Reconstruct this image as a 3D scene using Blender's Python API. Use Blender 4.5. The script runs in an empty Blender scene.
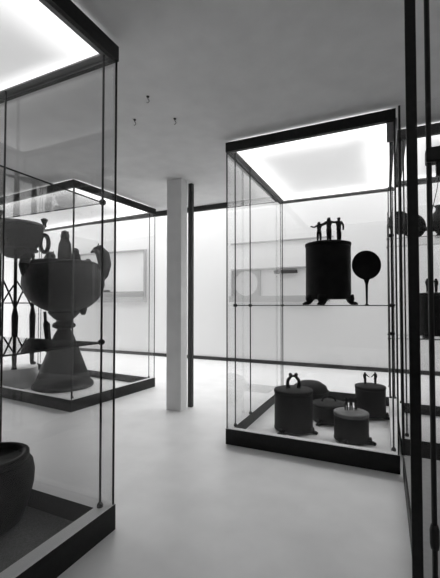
import bpy, bmesh, math, random
from mathutils import Vector, Matrix
random.seed(7)
PI = math.pi
SC = bpy.context.scene
C = SC.collection

# ------------------------------------------------------------------ camera
cd = bpy.data.cameras.new('camera'); cam = bpy.data.objects.new('camera', cd); C.objects.link(cam)
cam.location = (0, 0, 1.3)
cam.rotation_euler = (math.radians(90 + 1.5), 0, math.radians(24.6))
cd.sensor_fit = 'HORIZONTAL'; cd.sensor_width = 36; cd.lens = 36 * 360 / 440
cd.shift_y = 6.57 / 440
cd.clip_start = 0.02
SC.camera = cam

# ------------------------------------------------------------------ world, light, exposure
w = bpy.data.worlds.new('world'); SC.world = w; w.use_nodes = True
w.node_tree.nodes['Background'].inputs[0].default_value = (.5, .5, .5, 1)
w.node_tree.nodes['Background'].inputs[1].default_value = 0.05
SC.view_settings.view_transform = 'Standard'; SC.view_settings.look = 'None'
SC.view_settings.gamma = 1; SC.view_settings.use_curve_mapping = False
SC.view_settings.exposure = 0.0
PANEL = 0.50          # luminous tops of the showcases
BAY_FILL = 1.9           # added light over the far bay, unused

def area(name, loc, rot, sx, sy, power):
    l = bpy.data.lights.new(name, 'AREA'); l.shape = 'RECTANGLE'; l.size = sx; l.size_y = sy; l.energy = power
    o = bpy.data.objects.new(name, l); o.location = loc; o.rotation_euler = rot; C.objects.link(o); return o
# added light above the far bay, lifts the white wall
area('far_bay_fill', (-5.0, 5.9, 4.5), (math.radians(22), 0, 0), 15, 1.2, 10)
# added fill at the left wall for the front floor and ceiling
area('left_fill', (-12.8, 5.4, 1.6), (0, math.radians(-90), 0), 2.6, 4.4, 240)
# added unseen fill behind the viewpoint, brightens floor and column
_p = Vector((1.7, -.7, 2.75)); _q = (Vector((-2.0, 3.2, .2)) - _p).to_track_quat('-Z', 'Y').to_euler()
area('rear_fill', _p, _q, 1.5, 1.1, 14)
area('far_floor_fill', (-4.6, 7.1, 4.6), (math.radians(-38), 0, 0), 14, 1.0, 330)  # second light added over the far bay to brighten the floor

# ------------------------------------------------------------------ materials
def mat(name, v, rough=.5, metal=0, emit=0, noise=0, scale=20, spec=.5, bump=0, bscale=60, tint=None):
    m = bpy.data.materials.new(name); m.use_nodes = True; nt = m.node_tree; b = nt.nodes['Principled BSDF']
    col = (v, v, v, 1) if tint is None else tint
    b.inputs['Base Color'].default_value = col
    b.inputs['Roughness'].default_value = rough; b.inputs['Metallic'].default_value = metal
    b.inputs['Specular IOR Level'].default_value = spec
    tc = nt.nodes.new('ShaderNodeTexCoord')
    if noise:
        n = nt.nodes.new('ShaderNodeTexNoise'); n.inputs['Scale'].default_value = scale; n.inputs['Detail'].default_value = 6
        r = nt.nodes.new('ShaderNodeMapRange'); r.inputs[1].default_value = .3; r.inputs[2].default_value = .7
        r.inputs[3].default_value = v * (1 - noise); r.inputs[4].default_value = v * (1 + noise)
        nt.links.new(tc.outputs['Object'], n.inputs['Vector']); nt.links.new(n.outputs['Fac'], r.inputs[0])
        nt.links.new(r.outputs[0], b.inputs['Base Color'])
    if bump:
        n2 = nt.nodes.new('ShaderNodeTexNoise'); n2.inputs['Scale'].default_value = bscale; n2.inputs['Detail'].default_value = 4
        bp = nt.nodes.new('ShaderNodeBump'); bp.inputs['Strength'].default_value = bump; bp.inputs['Distance'].default_value = .01
        nt.links.new(tc.outputs['Object'], n2.inputs['Vector']); nt.links.new(n2.outputs['Fac'], bp.inputs['Height'])
        nt.links.new(bp.outputs[0], b.inputs['Normal'])
    if emit:
        b.inputs['Emission Color'].default_value = (1, 1, 1, 1); b.inputs['Emission Strength'].default_value = emit
    return m

def glass_mat(name, dark=0.02, k=1.0):
    m = bpy.data.materials.new(name); m.use_nodes = True; nt = m.node_tree
    for n in list(nt.nodes): nt.nodes.remove(n)
    out = nt.nodes.new('ShaderNodeOutputMaterial'); mix = nt.nodes.new('ShaderNodeMixShader')
    tr = nt.nodes.new('ShaderNodeBsdfTransparent'); tr.inputs[0].default_value = (1 - dark,) * 3 + (1,)
    gl = nt.nodes.new('ShaderNodeBsdfGlossy'); gl.inputs['Roughness'].default_value = .012
    gl.inputs[0].default_value = (k, k, k, 1)
    lw = nt.nodes.new('ShaderNodeLayerWeight'); lw.inputs[0].default_value = .5      # Schlick reflectance of a thin sheet
    pw = nt.nodes.new('ShaderNodeMath'); pw.operation = 'POWER'; pw.inputs[1].default_value = 5
    ma = nt.nodes.new('ShaderNodeMath'); ma.operation = 'MULTIPLY_ADD'; ma.inputs[1].default_value = .955; ma.inputs[2].default_value = .025
    nt.links.new(lw.outputs['Facing'], pw.inputs[0]); nt.links.new(pw.outputs[0], ma.inputs[0])
    nt.links.new(ma.outputs[0], mix.inputs[0]); nt.links.new(tr.outputs[0], mix.inputs[1]); nt.links.new(gl.outputs[0], mix.inputs[2])
    nt.links.new(mix.outputs[0], out.inputs[0])
    return m

M = dict(
    floor=mat('floor_stone', .86, rough=.36, noise=.05, scale=3.5, spec=.7),
    ceiling=mat('ceiling_plaster', .80, rough=.95, noise=.04, scale=6, spec=.1, bump=.15, bscale=150),
    wall=mat('wall_plaster', .80, rough=.95, spec=.1, noise=.02, scale=2),
    wall_glow=mat('glowing_white_wall', .70, rough=.95, spec=.1, emit=.12),     # white wall, even glow added to flatten its brightness
    nearwall=mat('near_wall_darkened', .07, rough=.95, spec=.1),  # unseen near walls, colour darkened to weaken reflections in the glass
    trim=mat('dark_trim', .03, rough=.6),
    black=mat('black_steel', .012, rough=.5, spec=.3, noise=.3, scale=40),
    lining=mat('grey_frame_lining', .30, rough=.8, spec=.1),
    dgrey=mat('veiled_header_grey', .07, rough=.8),  # black header, glass reflection put into a lighter colour
    ledge=mat('pale_ledge', .8, rough=.5),
    rod=mat('rod_steel', .03, rough=.45, metal=.6),
    case_floor=mat('pale_case_floor', .88, rough=.7, noise=.05, scale=8),
    dark_floor=mat('dark_case_cloth', .2, rough=.95, noise=.25, scale=120, spec=.1),
    grey_floor=mat('grey_case_floor', .38, rough=.8, noise=.06, scale=30),
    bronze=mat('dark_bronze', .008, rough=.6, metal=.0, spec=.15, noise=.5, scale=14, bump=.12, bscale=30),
    bronze_lid=mat('paler_bronze', .14, rough=.5, spec=.5, noise=.3, scale=18, bump=.3, bscale=40),  # lid's reflected light put into a paler colour; also on basin rim
    column=mat('column_paint', .88, rough=.85, noise=.04, scale=5, spec=.2),
    frame=mat('grey_display_frame', .42, rough=.8),
    linen=mat('grey_display_board', .5, rough=.9),
    disc=mat('white_plaster_disc', .95, rough=.9),
    label=mat('dark_label', .05, rough=.8),
    glass=glass_mat('showcase_glass'),
    edge=mat('glass_edge', .05, rough=.3),
)
def panel_mat():
    m = bpy.data.materials.new('luminous_diffuser'); m.use_nodes = True; nt = m.node_tree; b = nt.nodes['Principled BSDF']
    b.inputs['Base Color'].default_value = (.8, .8, .8, 1); b.inputs['Roughness'].default_value = .7
    # fluorescent tubes run round the rim of the box: brighter along the edges, dimmer in the middle
    N = nt.nodes.new; L = nt.links.new
    tc = N('ShaderNodeTexCoord'); sp = N('ShaderNodeSeparateXYZ'); L(tc.outputs['Generated'], sp.inputs[0])
    ds = []
    for ax in (0, 1):
        c1 = N('ShaderNodeMath'); c1.operation = 'SUBTRACT'; c1.inputs[1].default_value = .5; L(sp.outputs[ax], c1.inputs[0])
        c2 = N('ShaderNodeMath'); c2.operation = 'ABSOLUTE'; L(c1.outputs[0], c2.inputs[0]); ds.append(c2)
    mx = N('ShaderNodeMath'); mx.operation = 'SMOOTH_MAX'; mx.inputs[2].default_value = .08
    L(ds[0].outputs[0], mx.inputs[0]); L(ds[1].outputs[0], mx.inputs[1])
    n = N('ShaderNodeTexNoise'); n.inputs['Scale'].default_value = 1.8; n.inputs['Detail'].default_value = 2; L(tc.outputs['Object'], n.inputs['Vector'])
    ad = N('ShaderNodeMath'); ad.operation = 'MULTIPLY_ADD'; ad.inputs[1].default_value = .22; L(n.outputs['Fac'], ad.inputs[0]); L(mx.outputs[0], ad.inputs[2])
    r = N('ShaderNodeMapRange'); r.interpolation_type = 'SMOOTHSTEP'
    r.inputs[1].default_value = .18; r.inputs[2].default_value = .62; r.inputs[3].default_value = PANEL * .98; r.inputs[4].default_value = PANEL * 1.3
    L(ad.outputs[0], r.inputs[0])
    r2 = N('ShaderNodeMapRange'); r2.interpolation_type = 'SMOOTHSTEP'          # the tubes themselves, close to the rim
    r2.inputs[1].default_value = .26; r2.inputs[2].default_value = .50; r2.inputs[3].default_value = 0; r2.inputs[4].default_value = .8
    L(mx.outputs[0], r2.inputs[0])
    sm = N('ShaderNodeMath'); sm.operation = 'ADD'; L(r.outputs[0], sm.inputs[0]); L(r2.outputs[0], sm.inputs[1])
    b.inputs['Emission Color'].default_value = (1, 1, 1, 1); L(sm.outputs[0], b.inputs['Emission Strength'])
    return m
M['panel'] = panel_mat()

# ------------------------------------------------------------------ helpers
class MB:
    """collects world-space shapes, built as ONE mesh object"""
    def __init__(s): s.bm = bmesh.new(); s.mi = 0
    def _mark(s, faces):
        for f in faces: f.material_index = s.mi
    def box(s, a, b, bev=0):
        x0, y0, z0 = a; x1, y1, z1 = b
        r = bmesh.ops.create_cube(s.bm, size=1, matrix=Matrix.Translation(((x0+x1)/2, (y0+y1)/2, (z0+z1)/2)) @ Matrix.Diagonal((x1-x0, y1-y0, z1-z0, 1)))
        fs = set(f for v in r['verts'] for f in v.link_faces); s._mark(fs)
        if bev:
            es = set(e for v in r['verts'] for e in v.link_edges)
            bmesh.ops.bevel(s.bm, geom=list(es), offset=bev, segments=2, affect='EDGES', profile=.5)
        return s
    def ring(s, x0, y0, x1, y1, z0, z1, t):
        """hollow rectangular frame, mitred, made of one closed loop"""
        bm = s.bm; P = []
        for (d, z) in ((0, z0), (0, z1), (t, z1), (t, z0)):
            P.append([bm.verts.new(p) for p in ((x0+d, y0+d, z), (x1-d, y0+d, z), (x1-d, y1-d, z), (x0+d, y1-d, z))])
        # k=0 outer, 1 top, 2 inner, 3 bottom
        out = []
        for k in range(4):
            A, B = P[k], P[(k+1) % 4]; row = []
            for i in range(4):
                j = (i+1) % 4; f = bm.faces.new((A[i], A[j], B[j], B[i])); f.material_index = s.mi; row.append(f)
            out.append(row)
        return out
    def tube(s, pts, rad, n=10, cap=True):
        pts = [Vector(p) for p in pts]; rads = rad if isinstance(rad, (list, tuple)) else [rad]*len(pts)
        rings = []; up = None
        for i, p in enumerate(pts):
            d = (pts[min(i+1, len(pts)-1)] - pts[max(i-1, 0)]).normalized()
            if up is None: up = d.orthogonal().normalized()
            u = (up - d * up.dot(d))
            u = u.normalized() if u.length > 1e-6 else d.orthogonal().normalized()
            up = u; v = d.cross(u)
            rings.append([s.bm.verts.new(p + (u*math.cos(a) + v*math.sin(a))*rads[i]) for a in [2*PI*k/n for k in range(n)]])
        for a, b in zip(rings, rings[1:]):
            for k in range(n):
                f = s.bm.faces.new((a[k], a[(k+1) % n], b[(k+1) % n], b[k])); f.smooth = True; f.material_index = s.mi
        if cap:
            for r in (list(reversed(rings[0])), rings[-1]):
                f = s.bm.faces.new(r); f.material_index = s.mi
        return s
    def lathe(s, c, prof, n=40, lobes=0, amp=0, tilt=None):
        """prof: (r, z) list from bottom to top around c"""
        rings = []; c = Vector(c)
        for r, z in prof:
            if r < 1e-5:
                p = Vector((0, 0, z)); p = tilt @ p if tilt else p
                rings.append([s.bm.verts.new(c + p)])
            else:
                R = []
                for k in range(n):
                    a = 2*PI*k/n; rr = r * (1 + amp*math.cos(lobes*a))
                    p = Vector((rr*math.cos(a), rr*math.sin(a), z)); p = tilt @ p if tilt else p
                    R.append(s.bm.verts.new(c + p))
                rings.append(R)
        for a, b in zip(rings, rings[1:]):
            if len(a) == 1 and len(b) == 1: continue
            for k in range(n):
                k2 = (k+1) % n
                if len(a) == 1: vs = (a[0], b[k2], b[k])
                elif len(b) == 1: vs = (a[k], a[k2], b[0])
                else: vs = (a[k], a[k2], b[k2], b[k])
                f = s.bm.faces.new(vs); f.smooth = True; f.material_index = s.mi
        if len(rings[0]) > 1: s.bm.faces.new(list(reversed(rings[0])))
        if len(rings[-1]) > 1: s.bm.faces.new(rings[-1])
        return s
    def ball(s, c, r, sc=(1, 1, 1), rot=None):
        m = Matrix.Translation(c)
        if rot: m = m @ rot
        m = m @ Matrix.Diagonal((*sc, 1))
        q = bmesh.ops.create_icosphere(s.bm, subdivisions=2, radius=r, matrix=m)
        for f in set(f for v in q['verts'] for f in v.link_faces): f.smooth = True; f.material_index = s.mi
        return s
    def build(s, name, mats, parent=None, loc=None):
        o0 = Vector(loc) if loc is not None else (Vector(parent_loc(parent)) if parent else Vector((0, 0, 0)))
        bmesh.ops.translate(s.bm, verts=s.bm.verts, vec=-o0)
        bmesh.ops.recalc_face_normals(s.bm, faces=s.bm.faces)
        me = bpy.data.meshes.new(name); s.bm.to_mesh(me); s.bm.free()
        for m in (mats if isinstance(mats, (list, tuple)) else [mats]): me.materials.append(m)
        o = bpy.data.objects.new(name, me); C.objects.link(o)
        if parent: o.parent = parent
        else: o.location = o0
        o['_w'] = 0; del o['_w']
        return o
def parent_loc(p):
    v = Vector((0, 0, 0))
    while p: v = v + p.location; p = p.parent
    return v
def thing(name, loc, label, cat, group=None):
    o = bpy.data.objects.new(name, None); C.objects.link(o); o.location = loc; o.empty_display_size = .1
    tag(o, label, cat, group); return o
def tag(o, label, cat, group=None):
    o['label'] = label; o['category'] = cat
    if group: o['group'] = group
    return o
def struct(name, mb, m):
    o = mb.build(name, m); o['kind'] = 'structure'; return o
def box(a, b, bev=0): return MB().box(a, b, bev)

# ------------------------------------------------------------------ the room
CEIL = 2.87
XL, XR, YB, YF, YE = -13.0, 2.6, -1.6, 7.72, 5.02
struct('floor', box((XL, YB, -.1), (XR, YF, 0)), M['floor'])
struct('ceiling', box((XL, YB, CEIL), (XR, YE, CEIL+.12)), M['ceiling'])
struct('trim_1', box((XL, YE, 2.795), (XR, YE+.05, CEIL+.12)), M['trim'])           # dark edge of the lowered ceiling
struct('wall_back', box((XL, YF, 0), (XR, YF+.1, 4.9)), M['wall_glow'])
struct('wall_left', box((XL-.1, 3.2, 0), (XL, YF+.1, 4.9)), M['wall'])
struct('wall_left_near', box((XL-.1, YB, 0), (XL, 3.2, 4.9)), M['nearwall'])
struct('wall_right_far', box((XR, 4.6, 0), (XR+.1, YF+.1, 4.9)), M['wall'])
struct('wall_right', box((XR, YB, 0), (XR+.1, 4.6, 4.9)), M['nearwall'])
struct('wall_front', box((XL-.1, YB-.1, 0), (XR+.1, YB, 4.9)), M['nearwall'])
struct('wall_clerestory', box((XL, YE-.1, CEIL+.12), (XR, YE, 4.9)), M['wall'])
struct('ceiling_far_bay', box((XL, YE-.1, 4.8), (XR, YF+.1, 4.9)), M['wall'])
struct('baseboard_back', box((XL, YF-.025, 0), (XR, YF, .078)), M['trim'])

# column
col = MB(); col.box((-2.485, 3.82, 0), (-2.275, 3.97, CEIL), .004)
o = col.build('column', M['column'])
o['kind'] = 'structure'
pp = box((-2.300, 4.03, 0), (-2.245, 4.09, CEIL), .004).build('post', M['trim'])
tag(pp, 'slim dark upright post standing just behind the square grey column', 'post')

# ------------------------------------------------------------------ showcases
def rod(root, x, y, z0, z1, r=.0065, clamps=(), foot=True, cr=.02):
    m = MB().tube([(x, y, z0), (x, y, z1)], r, 8)
    if foot:
        m.lathe((x, y, z0), [(.0, 0), (.017, 0), (.017, .014), (.010, .026), (0, .030)], 14)
    t = m.build('rod', M['rod'], root)
    for z in clamps:
        MB().lathe((x, y, z-.016), [(0, 0), (cr*.7, .002), (cr, .010), (cr, .022), (cr*.7, .030), (0, .032)], 14).build('clamp', M['rod'], t)
    return t
def shelf(root, x0, y0, x1, y1, z, t=.008):
    m = MB(); m.box((x0, y0, z-t), (x1, y1, z))
    m.bm.faces.ensure_lookup_table(); m.bm.normal_update()
    for f in m.bm.faces: f.material_index = 0 if abs(f.normal.z) > .5 else 1
    return m.build('shelf', [M['glass'], M['edge']], root)
ZT, ZF, ZP = 2.85, 2.76, .145
def case(loc_label, x0, y0, x1, y1, floor_m, rods, shelves, panel=True, zfloor=.03, ledge=.06, rimx=.03, header=None, no_left=False, group='tall glass showcases with black frames'):
    root = thing('glass_showcase', ((x0+x1)/2, (y0+y1)/2, 0), loc_label, 'display case', group)
    # plinth
    m = MB(); F = m.ring(x0, y0, x1, y1, 0, ZP, ledge)
    for f in F[1]: f.material_index = 1
    m.build('plinth', [M['black'], M['ledge']], root)
    box((x0+ledge, y0+ledge, .002), (x1-ledge, y1-ledge, zfloor)).build('floor_panel', floor_m, root)
    zb = ZT if panel else ZT
    # header
    m = MB(); F = m.ring(x0, y0, x1, y1, ZF, ZT, .03)
    for f in F[2]: f.material_index = 1
    m.build('header_frame', [header or M['black'], M['lining']], root)
    if panel:
        m = MB(); F = m.ring(x0+.03, y0+.03, x1-rimx, y1-.03, ZF+.016, ZF+.026, .045)
        m.build('inner_rim', M['lining'], root)
        box((x0+.031, y0+.031, ZF+.027), (x1-.031, y1-.031, ZF+.045)).build('light_panel', M['panel'], root)
    g = .012; e = .006
    for ab in (((x0+g, y0+g, ZP), (x1-g, y0+g+e, ZF+.02)), ((x0+g, y1-g-e, ZP), (x1-g, y1-g, ZF+.02)),
                 None if no_left else ((x0+g, y0+g+e, ZP), (x0+g+e, y1-g-e, ZF+.02)), ((x1-g-e, y0+g+e, ZP), (x1-g, y1-g-e, ZF+.02))):
        if ab: box(*ab).build('glass_pane', M['glass'], root)
    for cx in (x0+g-.002, x1-g+.002):
        for cy in (y0+g-.002, y1-g+.002):
            MB().tube([(cx, cy, ZP), (cx, cy, ZF)], .0065 if panel else .008, 8).build('corner_strip', M['rod'], root)
    for r in rods: rod(root, r[0], r[1], ZP if zfloor < ZP else zfloor, ZT-.03, clamps=r[2] if len(r) > 2 else ())
    for s in shelves: shelf(root, *s)
    return root

# A: near left
case('large glass showcase nearest at left, its black plinth corner in the foreground', -3.25, .90, -1.436, 1.678, M['dark_floor'],
     [(-1.495, 1.615, (1.085, 1.90)), (-1.495, .965, (1.085, 1.90)), (-2.37, 1.615), (-3.17, 1.615, (1.085, 1.90)), (-3.17, .965, (1.085, 1.90))],
     [(-3.18, .96, -1.49, 1.62, 1.085), (-3.18, .96, -1.49, 1.62, 1.90)], ledge=.085)
# B: left, with the large cauldron on its cone stand
cB = case('glass showcase at left rear holding the great bronze vessel and the tripod', -6.3, 3.24, -3.40, 4.82, M['case_floor'],
     [(-3.47, 3.31), (-3.47, 4.75), (-6.2, 4.7)], [])
ra = math.radians(-4.5); cB.rotation_euler = (0, 0, ra)     # stands a little askew
off = Vector((1.45, -.79, 0)); off.rotate(Matrix.Rotation(ra, 3, 'Z')); cB.location = Vector((-3.47, 3.245, 0)) - off
# C: right, with the cistae
cC = case('glass showcase right of centre with drum-shaped bronze boxes on shelf and floor', -1.368, 3.115, .094, 5.08, M['case_floor'],
     [(-1.31, 3.215, (1.296,)), (-1.31, 3.64, (1.296,)), (-1.31, 4.98, (1.296,)), (.052, 3.20, (1.296, 1.86, 1.07)), (.052, 4.98, (1.296,))],
     [(-1.31, 3.21, .054, 4.99, 1.30)], rimx=-.01)
box((.028, 3.15, 2.605), (.088, 3.165, ZF+.02)).build('corner_bracket', M['lining'], cC)
# E: right, behind the black post
case('empty glass showcase behind the thick black post at right', .118, 3.52, 1.6, 4.86, M['case_floor'],
     [(.165, 3.60), (.165, 4.78)], [], header=M['dgrey'], no_left=True)
# D: nearest right, thick black corner post
D = thing('glass_showcase', (.8, 2.38, 0), 'glass showcase at the right edge with thick black corner post', 'display case', 'tall glass showcases with black frames')
dx0, dx1, dy0, dy1 = .112, 1.5, 1.66, 3.10
m = MB(); F = m.ring(dx0, dy0, dx1, dy1, 0, ZP, .05); m.build('plinth', M['black'], D)
box((dx0+.01, dy0+.012, ZP), (dx1-.01, dy1-.012, ZP+.018)).build('floor_panel', M['grey_floor'], D)
box((.087, 1.640, 0), (.127, 1.659, CEIL), .003).build('corner_post', M['black'], D)
for (cx, cy) in ((dx0+.006, dy1-.006), (dx1-.012, dy1-.006), (dx1-.012, dy0+.006)):
    box((cx-.008, cy-.008, ZP+.018), (cx+.008, cy+.008, ZT)).build('corner_strip', M['rod'], D)
for a, b in (((dx0+.014, dy1-.01, ZP+.018), (dx1-.02, dy1-.004, ZT)),):
    box(a, b).build('glass_pane', M['glass'], D)
t = MB().tube([(.172, 1.70, ZP+.018), (.172, 1.70, CEIL)], .0105, 12).build('rod', M['rod'], D)
MB().lathe((.172, 1.70, .32), [(0, 0), (.015, 0), (.018, .02), (.018, .075), (.013, .095), (0, .1)], 16).build('clamp', M['rod'], t)
b = MB(); b.box((.160, 1.675, 1.885), (.28, 1.735, 1.945), .006); b.box((.197, 1.69, 1.83), (.222, 1.72, 1.885), .004)
b.build('bracket', M['black'], t)
MB().tube([(.208, 1.705, 1.83), (.199, 1.705, 1.77), (.181, 1.70, 1.69), (.175, 1.69, 1.60)], .0015, 6).build('wire', M['rod'], t)

# F: free-standing rod and glass shelf unit in the far bay
Fs = thing('rod_shelf_unit', (.75, 5.95, 0), 'open unit of thin rods and glass shelves behind the right showcases', 'shelf unit')
for x in (.05, 1.5):
    for y in (5.55, 6.35):
        rod(Fs, x, y, 0, 2.6, r=.008, clamps=(.832, 2.222))
for z in (.84, 2.23): shelf(Fs, .05, 5.55, 1.5, 6.35, z)

# ------------------------------------------------------------------ small figures (handles)
def figure_mesh(name, joints, bones, radii, loc, rotz, h):
    me = bpy.data.meshes.new(name)
    me.from_pydata([Vector(j) * h for j in joints], bones, [])
    o = bpy.data.objects.new(name, me); C.objects.link(o)
    sk = o.modifiers.new('skin', 'SKIN'); sk.use_smooth_shade = True
    for i, r in enumerate(radii):
        me.skin_vertices[0].data[i].radius = (r*h, r*h)
    me.skin_vertices[0].data[0].use_root = True
    ss = o.modifiers.new('sub', 'SUBSURF'); ss.levels = 1; ss.render_levels = 1
    dg = bpy.context.evaluated_depsgraph_get()
    me2 = bpy.data.meshes.new_from_object(o.evaluated_get(dg)); me2.name = name
    bpy.data.objects.remove(o); bpy.data.meshes.remove(me)
    me2.materials.clear(); me2.materials.append(M['bronze'])
    return me2
def figure(parent, at_, rotz, h, la, ra, legs=.06, name='handle_figure'):
    """la/ra = (elbow, hand) for the left (-x) and right (+x) arm, unit heights"""
    J = [(0, 0, .50), (0, 0, .60), (0, 0, .74), (0, 0, .835), (0, 0, .90), (0, 0, .97),
         (-.10, 0, .79), la[0], la[1], (.10, 0, .79), ra[0], ra[1],
         (-legs*.9, 0, .44), (-legs*1.1, -.02, .25), (-legs*1.2, 0, .03), (-legs*1.3, -.07, .01),
         (legs*.9, 0, .44), (legs*1.1, -.02, .25), (legs*1.2, 0, .03), (legs*1.3, -.07, .01)]
    B = [(0, 1), (1, 2), (2, 3), (3, 4), (4, 5), (2, 6), (6, 7), (7, 8), (2, 9), (9, 10), (10, 11),
         (0, 12), (12, 13), (13, 14), (14, 15), (0, 16), (16, 17), (17, 18), (18, 19)]
    R = [.095, .080, .110, .042, .075, .070, .052, .042, .034, .052, .042, .034, .075, .058, .040, .034, .075, .058, .040, .034]
    me = figure_mesh(name, J, B, R, at_, rotz, h)
    o = bpy.data.objects.new(name, me); C.objects.link(o); o.parent = parent
    o.location = Vector(at_) - parent_loc(parent); o.rotation_euler = (0, 0, rotz)
    return o

# ------------------------------------------------------------------ cistae
FR = math.radians(24.6)     # figures face the aisle
def cista(label, loc, r, h, feet=.05, lid='bronze', group='drum-shaped bronze boxes', feet_a=(-.6, 1.5, 3.9)):
    root = thing('bronze_cista', loc, label, 'cista', group)
    x, y, z = loc; z0 = z + feet
    prof = [(0, 0), (r*.96, 0), (r*1.0, .008), (r*1.0, .018), (r*.985, .026), (r*.98, h*.35), (r*.98, h*.7), (r*.982, h-.05), (r*.99, h-.04), (0, h-.038)]
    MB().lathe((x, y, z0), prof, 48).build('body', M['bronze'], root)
    lp = [(0, h-.036), (r*.99, h-.036), (r*1.01, h-.028), (r*1.01, h-.016), (r*1.0, h-.008), (r*.9, h-.002), (r*.5, h+.006), (0, h+.010)]
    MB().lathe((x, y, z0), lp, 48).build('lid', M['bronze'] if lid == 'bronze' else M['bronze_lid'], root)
    for a in feet_a:
        a = a + FR; c = Vector((x, y, z)) + Vector((math.cos(a), math.sin(a), 0)) * r * .90
        d = Vector((math.cos(a), math.sin(a), 0)); f = MB()
        f.tube([c + Vector((0, 0, feet+.035)), c + d*.012 + Vector((0, 0, feet*.8)), c + d*.022 + Vector((0, 0, feet*.4)), c + d*.036 + Vector((0, 0, .017))], [.040, .036, .024, .019], 10)
        f.ball(c + d*.045 + Vector((0, 0, .016)), .022, (1.3, 1.1, .72), Matrix.Rotation(a, 4, 'Z'))
        f.ball(c - d*.005 + Vector((0, 0, feet+.01)), .03, (1, 1.9, 1), Matrix.Rotation(a, 4, 'Z'))
        for q in (-1, 0, 1):
            f.ball(c + d*.066 + Vector((-d.y, d.x, 0))*q*.015 + Vector((0, 0, .010)), .010)
        f.build('foot', M['bronze'], root)
    root['_top'] = 0; del root['_top']
    return root, z0 + h + .006

def side(v): return Vector((math.cos(FR)*v, math.sin(FR)*v, 0))

# 1 the great cista on the shelf with three linked figures
c, zt = cista('tall bronze drum box on the glass shelf crowned by three linked figures', (-.492, 3.56, 1.30), .212, .54, .055, feet_a=(-.45, -2.15, -2.85, 1.5))
b0 = Vector((-.492, 3.56, zt))
figure(c, b0 + side(-.083), FR, .205, ((-.22, -.03, .70), (-.42, -.05, .74)), ((.24, 0, .84), (.42, 0, .90)))
figure(c, b0 + side(.012), FR, .25, ((-.20, 0, .72), (-.36, 0, .66)), ((.22, 0, .78), (.38, 0, .76)), legs=.04)
figure(c, b0 + side(.108), FR, .25, ((-.22, 0, .77), (-.38, 0, .78)), ((.17, 0, .66), (.15, -.04, .46)), legs=.035)
# 2 floor, left
def acrobat_handle(root, top, w, h, label=None):
    """two figures leaning together, making an arch"""
    m = MB()
    for s in (-1, 1):
        m.tube([top + side(s*w), top + side(s*w*.95) + Vector((0, 0, h*.35)), top + side(s*w*.8) + Vector((0, 0, h*.62)), top + side(s*w*.35) + Vector((0, 0, h*.88)), top + side(0) + Vector((0, 0, h*.9))], [.011, .014, .017, .014, .012], 10)
        m.tube([top + side(s*w*.62), top + side(s*w*.78) + Vector((0, 0, h*.35)), top + side(s*w*.8) + Vector((0, 0, h*.6))], [.008, .010, .012], 8)
        m.ball(top + side(s*w*.45) + Vector((0, 0, h*1.0)), .019)
        m.ball(top + side(s*w) + Vector((0, -.012, .006)), .012, (1, 2, .7))
    return m.build('handle', M['bronze'], root)
c, zt = cista('black bronze drum box with arched handle, front left on showcase floor', (-.86, 3.68, .03), .195, .405, .012)
acrobat_handle(c, Vector((-.86, 3.68, zt)), .065, .135)
# 3 floor, front centre
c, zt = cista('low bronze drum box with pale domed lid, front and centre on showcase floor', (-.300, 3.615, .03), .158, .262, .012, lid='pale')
b0 = Vector((-.300, 3.615, zt))
for s, r_ in ((-.045, 1), (.0, 1), (.045, 1)):
    figure(c, b0 + side(s), FR + .5*s*20, .135, ((-.17, 0, .68), (-.12, -.08, .55)), ((.17, 0, .68), (.12, -.08, .55)))
# 4 floor, back right
c, zt = cista('bronze drum box with two clasping handle figures, rear right on showcase floor', (-.162, 4.46, .03), .165, .33, .03)
b0 = Vector((-.162, 4.46, zt))
figure(c, b0 + side(-.058), FR, .145, ((-.13, 0, .66), (-.10, -.05, .50)), ((.2, 0, .66), (.36, 0, .56)), legs=.04)
figure(c, b0 + side(.058), FR, .145, ((-.2, 0, .66), (-.36, 0, .56)), ((.13, 0, .66), (.10, -.05, .50)), legs=.04)
# 5 floor, back centre: low one with bail handle
c, zt = cista('squat bronze drum box with small hoop handle, behind the pale-lidded one', (-.57, 4.10, .03), .175, .20, .012)
b0 = Vector((-.57, 4.10, zt))
MB().tube([b0 + side(.075*math.cos(a)) + Vector((0, 0, .06*math.sin(a))) for a in [PI*k/10 for k in range(11)]], .009, 10).build('handle', M['bronze'], c)
# 6 round vessel behind left one
t = thing('bronze_basin', (-.83, 4.42, .03), 'round dark bronze basin behind the left drum box on showcase floor', 'basin')
MB().lathe((-.83, 4.42, .03), [(0, 0), (.10, .0), (.16, .06), (.205, .17), (.215, .235), (.19, .30), (.12, .345), (.05, .36), (0, .362)], 40).build('bowl', M['bronze'], t)
MB().lathe((-.83, 4.42, .03+.225), [(.212, 0), (.226, .006), (.226, .018), (.212, .024)], 40).build('rim', M['bronze'], t)

# cista in the far shelf unit
c, zt = cista('bronze drum box on the lower shelf of the thin rod unit', (.60, 5.90, .84), .20, .60, .03)
figure(c, Vector((.60, 5.90, zt)) + side(-.05), FR, .21, ((-.13, 0, .66), (-.10, -.05, .50)), ((.2, 0, .70), (.36, 0, .62)), legs=.04)
figure(c, Vector((.60, 5.90, zt)) + side(.07), FR, .21, ((-.2, 0, .70), (-.36, 0, .62)), ((.13, 0, .66), (.10, -.05, .50)), legs=.04)

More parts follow.
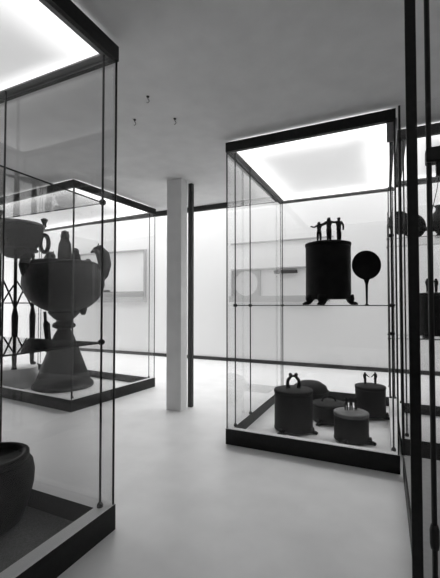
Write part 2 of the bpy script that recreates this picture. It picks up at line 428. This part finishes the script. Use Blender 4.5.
# ------------------------------------------------------------------ hand mirrors
def mirror(label, x, y, z, rd, hh, yaw=FR):
    """upright disc with a tapering tang, standing on a tiny peg foot"""
    t = thing('bronze_mirror', (x, y, z), label, 'hand mirror', 'bronze hand mirrors')
    zc = z + hh + rd
    rot = (Matrix.Rotation(yaw, 3, 'Z') @ Matrix.Rotation(PI/2, 3, 'X'))
    MB().lathe((x, y, zc), [(0, -.006), (rd*.96, -.006), (rd, -.009), (rd*1.02, 0), (rd, .009), (rd*.96, .004), (0, .004)], 48, tilt=rot).build('disc', M['bronze'], t)
    m = MB()
    m.tube([(x, y, z+.004), (x, y, z+hh*.8), (x, y, z+hh*1.0), (x, y, zc-rd*.90)], [.008, .012, .026, .058], 12)
    m.lathe((x, y, z), [(0, 0), (.018, 0), (.016, .006), (.008, .01), (0, .011)], 16)
    m.build('handle', M['bronze'], t)
    return t
mirror('round bronze hand mirror upright on the glass shelf beside the tall drum box', -.150, 3.56, 1.30, .132, .235)
mirror('round bronze mirror on the high glass shelf, partly left of the black post', .205, 5.68, 2.23, .165, .07)
mirror('round bronze mirror on the high glass shelf, mostly behind the black post', .385, 5.80, 2.23, .175, .02)
# spouted vessel beside them
t = thing('bronze_jug', (.70, 5.75, 2.23), 'round bodied bronze jug with looping handle on the high glass shelf', 'jug')
MB().lathe((.70, 5.75, 2.23), [(0, 0), (.06, 0), (.065, .02), (.035, .05), (.06, .09), (.115, .17), (.125, .24), (.10, .32), (.05, .37), (.045, .41), (.065, .44), (0, .44)], 32).build('body', M['bronze'], t)
MB().tube([(.64, 5.75, 2.36), (.58, 5.75, 2.37), (.52, 5.75, 2.36), (.48, 5.75, 2.36)], [.045, .036, .028, .024], 12).build('spout', M['bronze'], t)
MB().tube([(.60, 5.75, 2.42), (.56, 5.75, 2.48), (.57, 5.75, 2.60), (.62, 5.75, 2.68), (.68, 5.75, 2.65)], .012, 10).build('handle', M['bronze'], t)

# ------------------------------------------------------------------ great vessel on conical stand (case B)
kx, ky, kz = -4.575, 4.12, .03
KS = FR + .41            # side direction as seen from the aisle
g = thing('bronze_vessel_stand', (kx, ky, kz), 'tall conical bronze stand carrying the great griffin-headed bowl', 'stand')
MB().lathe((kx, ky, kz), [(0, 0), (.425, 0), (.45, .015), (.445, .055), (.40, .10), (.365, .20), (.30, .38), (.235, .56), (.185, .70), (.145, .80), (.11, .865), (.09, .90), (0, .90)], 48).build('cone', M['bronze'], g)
MB().lathe((kx, ky, kz), [(0, .895), (.10, .895), (.165, .925), (.175, .955), (.15, .99), (.115, 1.01), (.11, 1.03), (.15, 1.06), (.19, 1.10), (.235, 1.15), (.235, 1.165), (0, 1.165)], 40).build('collar', M['bronze'], g)
def kside(v): return Vector((math.cos(KS)*v, math.sin(KS)*v, 0))
bz = kz + 1.165
q0 = Vector((kx, ky, kz)) + Vector((math.sin(KS), -math.cos(KS), 0))*.06
MB().tube([q0 + kside(-.27) + Vector((0, 0, 1.17)), q0 + kside(-.26) + Vector((0, 0, 1.03)), q0 + kside(-.245) + Vector((0, 0, .98)), q0 + kside(-.225) + Vector((0, 0, .78)), q0 + kside(-.205) + Vector((0, 0, .60)), q0 + kside(-.215) + Vector((0, 0, .55))], [.022, .022, .05, .045, .058, .05], 12).build('side_strut', M['bronze'], g)
k = thing('griffin_cauldron', (kx, ky, bz), 'great round bronze bowl with beast heads on its rim, atop conical stand', 'cauldron')
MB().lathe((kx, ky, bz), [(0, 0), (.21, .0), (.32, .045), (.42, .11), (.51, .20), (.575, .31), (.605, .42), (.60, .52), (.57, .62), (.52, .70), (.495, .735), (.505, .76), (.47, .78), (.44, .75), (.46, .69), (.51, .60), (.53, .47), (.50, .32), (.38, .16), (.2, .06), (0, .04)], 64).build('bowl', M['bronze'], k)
def head_part(a, s, name='beast_head', lean=.15):
    c = Vector((kx, ky, bz)); d = Vector((math.cos(a), math.sin(a), 0))
    m = MB(); p0 = c + d*(.55 - .08*s) + Vector((0, 0, .52))
    pts = [p0, p0 + d*.09*s + Vector((0, 0, .10*s)), p0 + d*.13*s + Vector((0, 0, .24*s)), p0 + d*.10*s + Vector((0, 0, .38*s)), p0 + d*.03*s + Vector((0, 0, .46*s)), p0 - d*.03*s + Vector((0, 0, .44*s))]
    m.tube(pts, [.11*s, .105*s, .10*s, .105*s, .085*s, .05*s], 14)
    sd = Vector((-d.y, d.x, 0))
    for q in (-1, 1): m.tube([pts[4] + sd*q*.035*s, pts[4] + sd*q*.045*s + Vector((0, 0, .09*s))], [.020*s, .006*s], 8)
    m.ball(pts[4] + Vector((0, 0, .05*s)), .022*s)
    m.tube([pts[5], pts[5] - d*.05*s - Vector((0, 0, .03*s))], [.035*s, .010*s], 8)
    return m.build(name, M['bronze'], k)
head_part(KS - .05, 1.05); head_part(KS + 2.0, .9); head_part(KS + 3.5, .7)
# upright human-bust attachments on the near rim
def bust(off, back, hgt, r, hd=True):
    m = MB(); p = Vector((kx, ky, bz+.73)) + kside(off) + Vector((math.sin(KS), -math.cos(KS), 0))*back
    m.tube([p, p + Vector((0, 0, hgt*.25)), p + Vector((0, 0, hgt*.62)), p + Vector((0, 0, hgt*.80))], [r*1.05, r*1.1, r*.95, r*.62], 14)
    if hd:
        m.ball(p + Vector((0, 0, hgt*.88)), r*.72, (1, 1, 1.15)); m.ball(p + Vector((0, 0, hgt*.99)), r*.5)
        for q in (-1, 1): m.tube([p + kside(q*r*.4) + Vector((0, 0, hgt*.95)), p + kside(q*r*.5) + Vector((0, 0, hgt*1.06))], [.016, .006], 6)
    return m.build('siren_bust', M['bronze'], k)
bust(.0, .38, .44, .090); bust(.15, .34, .20, .07); bust(.33, .30, .10, .04, False)
m = MB(); p = Vector((kx, ky, bz)) + kside(.27) + Vector((math.sin(KS), -math.cos(KS), 0))*.13
m.tube([p + Vector((0, 0, .14)), p + Vector((0, 0, .02)), p + Vector((.01, 0, -.05))], [.07, .06, .03], 10); m.build('attachment', M['bronze'], k)

# ------------------------------------------------------------------ rod tripod with basin (case B, left)
pd = MB().lathe((-5.30, 3.83, .03), [(0, 0), (.325, 0), (.325, .293), (.32, .30), (0, .30)], 48).build('pedestal', M['case_floor'], loc=(-5.30, 3.83, .03))
tag(pd, 'low round white block under the rod tripod at the left edge', 'pedestal')
tx, ty, tz = -5.30, 3.83, .331
TS = FR + .51
t = thing('rod_tripod', (tx, ty, tz), 'slender bronze rod tripod holding up a basin at the left edge', 'tripod')
TR = .27; TH = 1.84; angs = [.38 + PI/3, .38 - PI/3, .38 + PI]
for a in angs:
    d = Vector((math.cos(a), math.sin(a), 0)); c0 = Vector((tx, ty, tz)) + d*TR
    m = MB()
    m.tube([c0 + d*.03 + Vector((0, 0, 0)), c0 + Vector((0, 0, .05)), c0 + Vector((0, 0, .25)), c0 + Vector((0, 0, .5)), c0 + Vector((0, 0, .80)), c0 + Vector((0, 0, .92))], [.045, .030, .038, .042, .048, .026], 12)
    m.tube([c0 + Vector((0, 0, .85)), c0 + Vector((0, 0, TH-.03))], .024, 10)
    for q in (-1, 1):
        e = Vector((tx, ty, tz)) + Vector((math.cos(a+q*PI/3), math.sin(a+q*PI/3), 0))*TR*.75
        P0 = c0 + Vector((0, 0, .88)); P1 = c0.lerp(e, .12) + Vector((0, 0, 1.12)); P2 = e + Vector((0, 0, 1.5)); P1.z = tz + 1.02; P2.z = tz + 1.36
        pts = []
        for i in range(9):
            u = i/8; pts.append(P0*(1-u)**2 + P1*2*u*(1-u) + P2*u*u)
        m.tube(pts, .013, 8)
    m.build('leg', M['bronze'], t)
MB().tube([Vector((tx, ty, tz+1.0)) + Vector((math.cos(a), math.sin(a), 0))*TR for a in [2*PI*i/24 for i in range(25)]], .008, 6).build('stretcher_ring', M['bronze'], t)
MB().tube([Vector((tx, ty, tz+TH)) + Vector((math.cos(a), math.sin(a), 0))*(TR+.02) for a in [2*PI*i/32 for i in range(33)]], .022, 8).build('top_ring', M['bronze'], t)
bx_, by_, bb = tx, ty, tz + TH - .07
b = thing('bronze_basin', (bx_, by_, bb), 'wide bronze basin with ring handles resting on the rod tripod', 'basin')
MB().lathe((bx_, by_, bb), [(0, -.07), (.14, -.05), (.23, .02), (.265, .075), (.345, .20), (.38, .34), (.38, .44), (.36, .46), (.355, .43), (.33, .3), (.22, .09), (0, .02)], 56).build('bowl', M['bronze'], b)
MB().lathe((bx_, by_, bb), [(.375, .44), (.405, .452), (.408, .475), (.385, .49), (.36, .475)], 56).build('rim', M['bronze_lid'], b)
for a in (TS - .12, TS + 2.3, TS - 2.2):
    d = Vector((math.cos(a), math.sin(a), 0)); c0 = Vector((bx_, by_, bb)) + d*.39
    m = MB(); m.lathe(c0 + Vector((0, 0, .47)), [(0, 0), (.035, .0), (.028, .05), (.05, .10), (.055, .12), (.02, .14), (0, .14)], 16); m.build('finial', M['bronze'], b)
    m = MB(); cc = c0 - d*.015 + Vector((0, 0, .20))
    sd = Vector((math.cos(TS), math.sin(TS), 0))
    m.tube([cc + sd*(.02 + .06*math.cos(q)) + Vector((0, 0, .14*math.sin(q))) for q in [2*PI*i/24 for i in range(25)]], .034, 10)
    m.build('ring_handle', M['bronze'], b)

# ------------------------------------------------------------------ cauldron in case A
vx, vy, vz = -2.08, 1.345, .03
v = thing('bronze_cauldron', (vx, vy, vz), 'dark round cauldron on the floor of the nearest left showcase', 'cauldron')
MB().lathe((vx, vy, vz), [(0, 0), (.14, 0), (.18, .03), (.215, .12), (.238, .22), (.242, .29), (.232, .345), (.21, .372), (.19, .365), (.21, .30), (.20, .2), (.15, .05), (0, .03)], 56).build('body', M['bronze'], v)
MB().lathe((vx, vy, vz), [(.195, .368), (.212, .372), (.212, .405), (.195, .41), (.18, .405), (.18, .37)], 48).build('rim', M['bronze'], v)

# ------------------------------------------------------------------ far wall displays
def wallcase(label, x0, x1, z0, z1, bars=()):
    y = YF; t = thing('wall_display', ((x0+x1)/2, y, z0), label, 'wall display', 'framed displays on the far white wall')
    m = MB(); fw = .035
    m.box((x0, y-.09, z1-fw), (x1, y-.001, z1)); m.box((x1-fw, y-.09, z0), (x1, y-.001, z1-fw)); m.box((x0, y-.09, z0), (x0+fw, y-.001, z1-fw))
    m.build('frame', M['frame'], t)
    box((x0-.02, y-.16, z0-.03), (x1+.02, y-.001, z0+.10)).build('ledge', M['linen'], t)
    return t
t = wallcase('framed wall display with shelf and dark strip, seen behind left showcase', -8.1, -5.64, 1.40, 2.75)
box((-8.05, YF-.14, 1.63), (-5.68, YF-.01, 1.655)).build('shelf', M['frame'], t)
box((-7.9, YF-.155, 1.655), (-6.75, YF-.12, 1.70)).build('label_strip', M['label'], t)
t = wallcase('framed wall display with round white opening, seen through the right showcase', -3.22, -1.05, 1.40, 2.12)
box((-2.56, YF-.06, 1.50), (-2.52, YF-.002, 2.085)).build('divider', M['frame'], t)
m = MB(); NB = 48; ins = []; outs = []                               # board with a round opening showing the white wall
for i in range(NB):
    a = 2*PI*i/NB; ca, sa = math.cos(a), math.sin(a); q = 1/max(abs(ca), abs(sa))
    ins.append([m.bm.verts.new((-2.875 + .285*ca, y, 1.79 + .285*sa)) for y in (YF-.04, YF-.002)])
    outs.append([m.bm.verts.new((-2.875 + .305*ca*q, y, 1.79 + .29*sa*q)) for y in (YF-.04, YF-.002)])
for i in range(NB):
    j = (i+1) % NB
    m.bm.faces.new((ins[i][0], ins[j][0], outs[j][0], outs[i][0])); m.bm.faces.new((ins[i][1], outs[i][1], outs[j][1], ins[j][1]))
    m.bm.faces.new((ins[i][0], ins[i][1], ins[j][1], ins[j][0])); m.bm.faces.new((outs[i][0], outs[j][0], outs[j][1], outs[i][1]))
m.build('backing_board', M['linen'], t)
box((-2.18, YF-.15, 1.985), (-1.70, YF-.01, 2.05)).build('label_strip', M['label'], t)
r = box((-3.25, YF-.03, 2.70), (-.95, YF-.001, 2.73)).build('picture_rail', M['frame'])
tag(r, 'thin grey horizontal rail on the far wall above the round-opening display', 'rail')

# ------------------------------------------------------------------ ceiling hooks
for (x, y, lab) in ((-1.606, 2.202, 'small dark hook in the ceiling, highest of the three in the photo'),
                    (-1.909, 2.435, 'small dark hook in the ceiling, left one of the lower pair'),
                    (-1.591, 2.562, 'small dark hook in the ceiling, nearest the grey column')):
    m = MB(); m.lathe((x, y, CEIL-.008), [(0, 0), (.009, 0), (.012, .008), (0, .008)], 12)
    m.tube([(x, y, CEIL-.004), (x, y, CEIL-.02), (x+.010, y, CEIL-.030), (x+.012, y, CEIL-.042), (x, y, CEIL-.05), (x-.010, y, CEIL-.044)], .0025, 6)
    h = m.build('ceiling_hook', M['rod'], loc=(x, y, CEIL)); tag(h, lab, 'hook', 'hooks in the ceiling')
